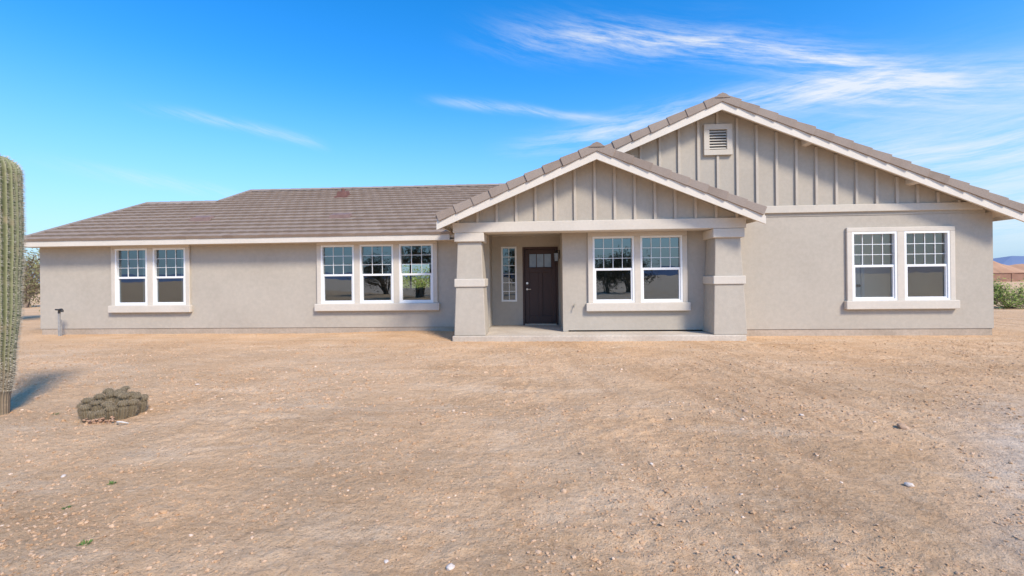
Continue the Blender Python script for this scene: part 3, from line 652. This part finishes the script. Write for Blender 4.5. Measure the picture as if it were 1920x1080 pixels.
mb.build('wall_panel',brown,bw); mb=MB(); mb.box(-22.1,40.1,-.2,.2,1.15,1.24); mb.build('wall_cap',M('wall_cap',(.34,.20,.14),(.38,.23,.165),1),bw)
for i in range(12):
    mb=MB(); mb.box(-22+i*5.4,-21.6+i*5.4,-.16,.16,-.5,1.149); mb.build('pilaster',brown,bw)
mb=MB(); N=90
for i in range(N):
    t=i/(N-1); x=60+t*120; y=125-t*20; h=3.2+2.2*noise.noise(Vector((t*9,0,0)))+1.0*noise.noise(Vector((t*31,2,0))); h*=min(1,t*8,(1-t)*8)
    mb.add([(x,y-9,-.3),(x,y,h),(x,y+12,-.3)],[])
for i in range(N-1):
    for k in range(2): mb.f.append([i*3+k,(i+1)*3+k,(i+1)*3+k+1,i*3+k+1])
tag(mb.build('earth_bank',M('bank_earth',(.44,.24,.14),(.52,.31,.19),.2,.95,.3,3,.1)),'reddish brown earth bank beyond the brown block wall','hill',kind='structure')
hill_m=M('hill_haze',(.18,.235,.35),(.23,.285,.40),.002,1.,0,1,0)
mb=MB(); N=260; vs=[];fs=[]
for i in range(N):
    a=2*math.pi*i/N; rr=3000; p_=Vector((math.cos(a)*4,math.sin(a)*4,0))
    h=34+38*abs(noise.noise(p_*1.3))+26*abs(noise.noise(p_*3.7))+8*noise.noise(p_*11)
    if R(38)<a<R(52): h+=22*math.sin((a-R(38))/R(14)*math.pi)
    vs+=[(rr*math.sin(a),rr*math.cos(a),-15),((rr+250)*math.sin(a),(rr+250)*math.cos(a),max(6,h)),((rr+800)*math.sin(a),(rr+800)*math.cos(a),-15)]
for i in range(N):
    j=(i+1)%N
    for k in range(2): fs.append((i*3+k,j*3+k,j*3+k+1,i*3+k+1))
mb.add(vs,fs); tag(mb.build('hills',hill_m),'hazy blue mountains along the horizon','hills',kind='structure')

# ------------------------------------------------------------------ sky and sun
W=bpy.data.worlds.new('World'); SC.world=W; W.use_nodes=True
W.cycles.sampling_method='MANUAL'; W.cycles.sample_map_resolution=256
nt=NT(W.node_tree); W.node_tree.nodes.clear()
out=nt.node('ShaderNodeOutputWorld'); bg=nt.node('ShaderNodeBackground'); bg.inputs[1].default_value=.15
sky=nt.node('ShaderNodeTexSky'); sky.sky_type='NISHITA'; sky.sun_disc=False
SE,SA=R(44),R(140)
sky.sun_elevation=SE; sky.sun_rotation=SA; sky.air_density=1.; sky.dust_density=.4; sky.ozone_density=3.
hs=nt.node('ShaderNodeHueSaturation'); hs.inputs['Hue'].default_value=.503; hs.inputs['Saturation'].default_value=1.41; hs.inputs['Value'].default_value=1.88
nt.l.new(sky.outputs[0],hs.inputs['Color'])
gen=nt.node('ShaderNodeTexCoord').outputs['Generated']; sp_=nt.node('ShaderNodeSeparateXYZ'); nt.l.new(gen,sp_.inputs[0])
D=math.pi/180
az=nt.m('DIVIDE',nt.m('ARCTAN2',sp_.outputs[0],sp_.outputs[1]),D); el=nt.m('DIVIDE',nt.m('ARCSINE',sp_.outputs[2]),D)
base=nt.mix(nt.ramp(el,24.,-6.,0.,1.),hs.outputs[0],(2.3,3.85,5.75))
warp=nt.noise(nt.combine(nt.m('MULTIPLY',az,.05),nt.m('MULTIPLY',el,.07)),1.,3,.5)
elw=nt.m('ADD',el,nt.m('MULTIPLY',nt.m('SUBTRACT',warp,.5),2.5))
fibA=nt.noise(nt.combine(nt.m('MULTIPLY',az,.085),nt.m('ADD',nt.m('MULTIPLY',elw,.75),nt.m('MULTIPLY',az,.20))),1.,7,.72,.1)
fibB=nt.noise(nt.combine(nt.m('ADD',nt.m('MULTIPLY',az,.085),7.),nt.m('SUBTRACT',nt.m('MULTIPLY',elw,.75),nt.m('MULTIPLY',az,.05))),1.,7,.72,.1)
def wisp(a0,a1,e0,em,e1,wd,amp,fib,lo=.36,hi=.72):
    t=nt.m('DIVIDE',nt.m('SUBTRACT',az,a0),a1-a0)
    A=2*(e0+e1-2*em); B=e1-e0-A
    c=nt.m('ADD',nt.m('MULTIPLY',nt.m('ADD',nt.m('MULTIPLY',t,A),B),t),e0)
    dd=nt.m('SUBTRACT',elw,c)
    g=nt.m('EXPONENT',nt.m('MULTIPLY',nt.m('POWER',nt.m('ABSOLUTE',nt.m('DIVIDE',dd,wd)),2.),-1.))
    win=nt.m('MULTIPLY',nt.ramp(t,-.1,.35),nt.ramp(t,1.1,.85))
    return nt.m('MULTIPLY',nt.m('MULTIPLY',g,win),nt.ramp(fib,lo,hi,0.,amp))
ws=[wisp(-8,40,27.6,25.6,17.3,1.8,.68,fibA,.34,.76),wisp(5,40,27.0,24.2,17.2,.7,.42,fibA,.22,.68),wisp(-4,40,15.4,18.1,17.6,1.4,.72,fibB,.32,.72),wisp(-14,9,20.9,20.3,18.6,.5,.48,fibA,.28,.68),
    wisp(-43,-26,16.6,16.4,15.2,.5,.33,fibA,.3,.68),wisp(-50,-28,10.5,9.6,8.9,.6,.27,fibA,.33,.7),wisp(24,66,19.0,15.4,11.5,2.2,.6,fibA,.33,.75),wisp(26,76,12,9.5,7,2.8,.6,fibB,.3,.74),
    wisp(20,62,29,29,27,1.2,.25,fibA),wisp(30,80,5.,4.5,4,2.6,.7,fibB,.2,.65),wisp(22,90,13,12,9,6.,.22,fibB,.1,.6),wisp(150,215,9,12,8,3.,.5,fibA)]
s_=ws[0]
for q in ws[1:]: s_=nt.m('ADD',s_,q)
s_=nt.m('MINIMUM',s_,.85)
colr=nt.mix(s_,base,(6.1,6.3,6.5))
nt.l.new(colr,bg.inputs[0]); nt.l.new(bg.outputs[0],out.inputs[0])
sun=bpy.data.lights.new('sun','SUN'); sun.energy=4.5; sun.angle=R(12); sun.color=(1,.90,.75)
so_=bpy.data.objects.new('sun',sun); COL.objects.link(so_)
dv=Vector((math.sin(SA)*math.cos(SE),math.cos(SA)*math.cos(SE),math.sin(SE))); so_.rotation_euler=dv.to_track_quat('Z','Y').to_euler(); so_.location=(5,-5,12)

# ------------------------------------------------------------------ camera
cam=bpy.data.cameras.new('camera'); co_=bpy.data.objects.new('camera',cam); COL.objects.link(co_)
cam.sensor_width=36; cam.lens=16; cam.shift_y=-20/1920; cam.clip_end=9000; cam.clip_start=.05
mt=Matrix.Rotation(YAW,4,'Z')@Matrix.Rotation(R(90),4,'X')@Matrix.Rotation(-.0118,4,'Z')
co_.matrix_world=Matrix.Translation((0,0,CAMH))@mt
SC.camera=co_
if 'worldmesh' in house: del house['worldmesh']
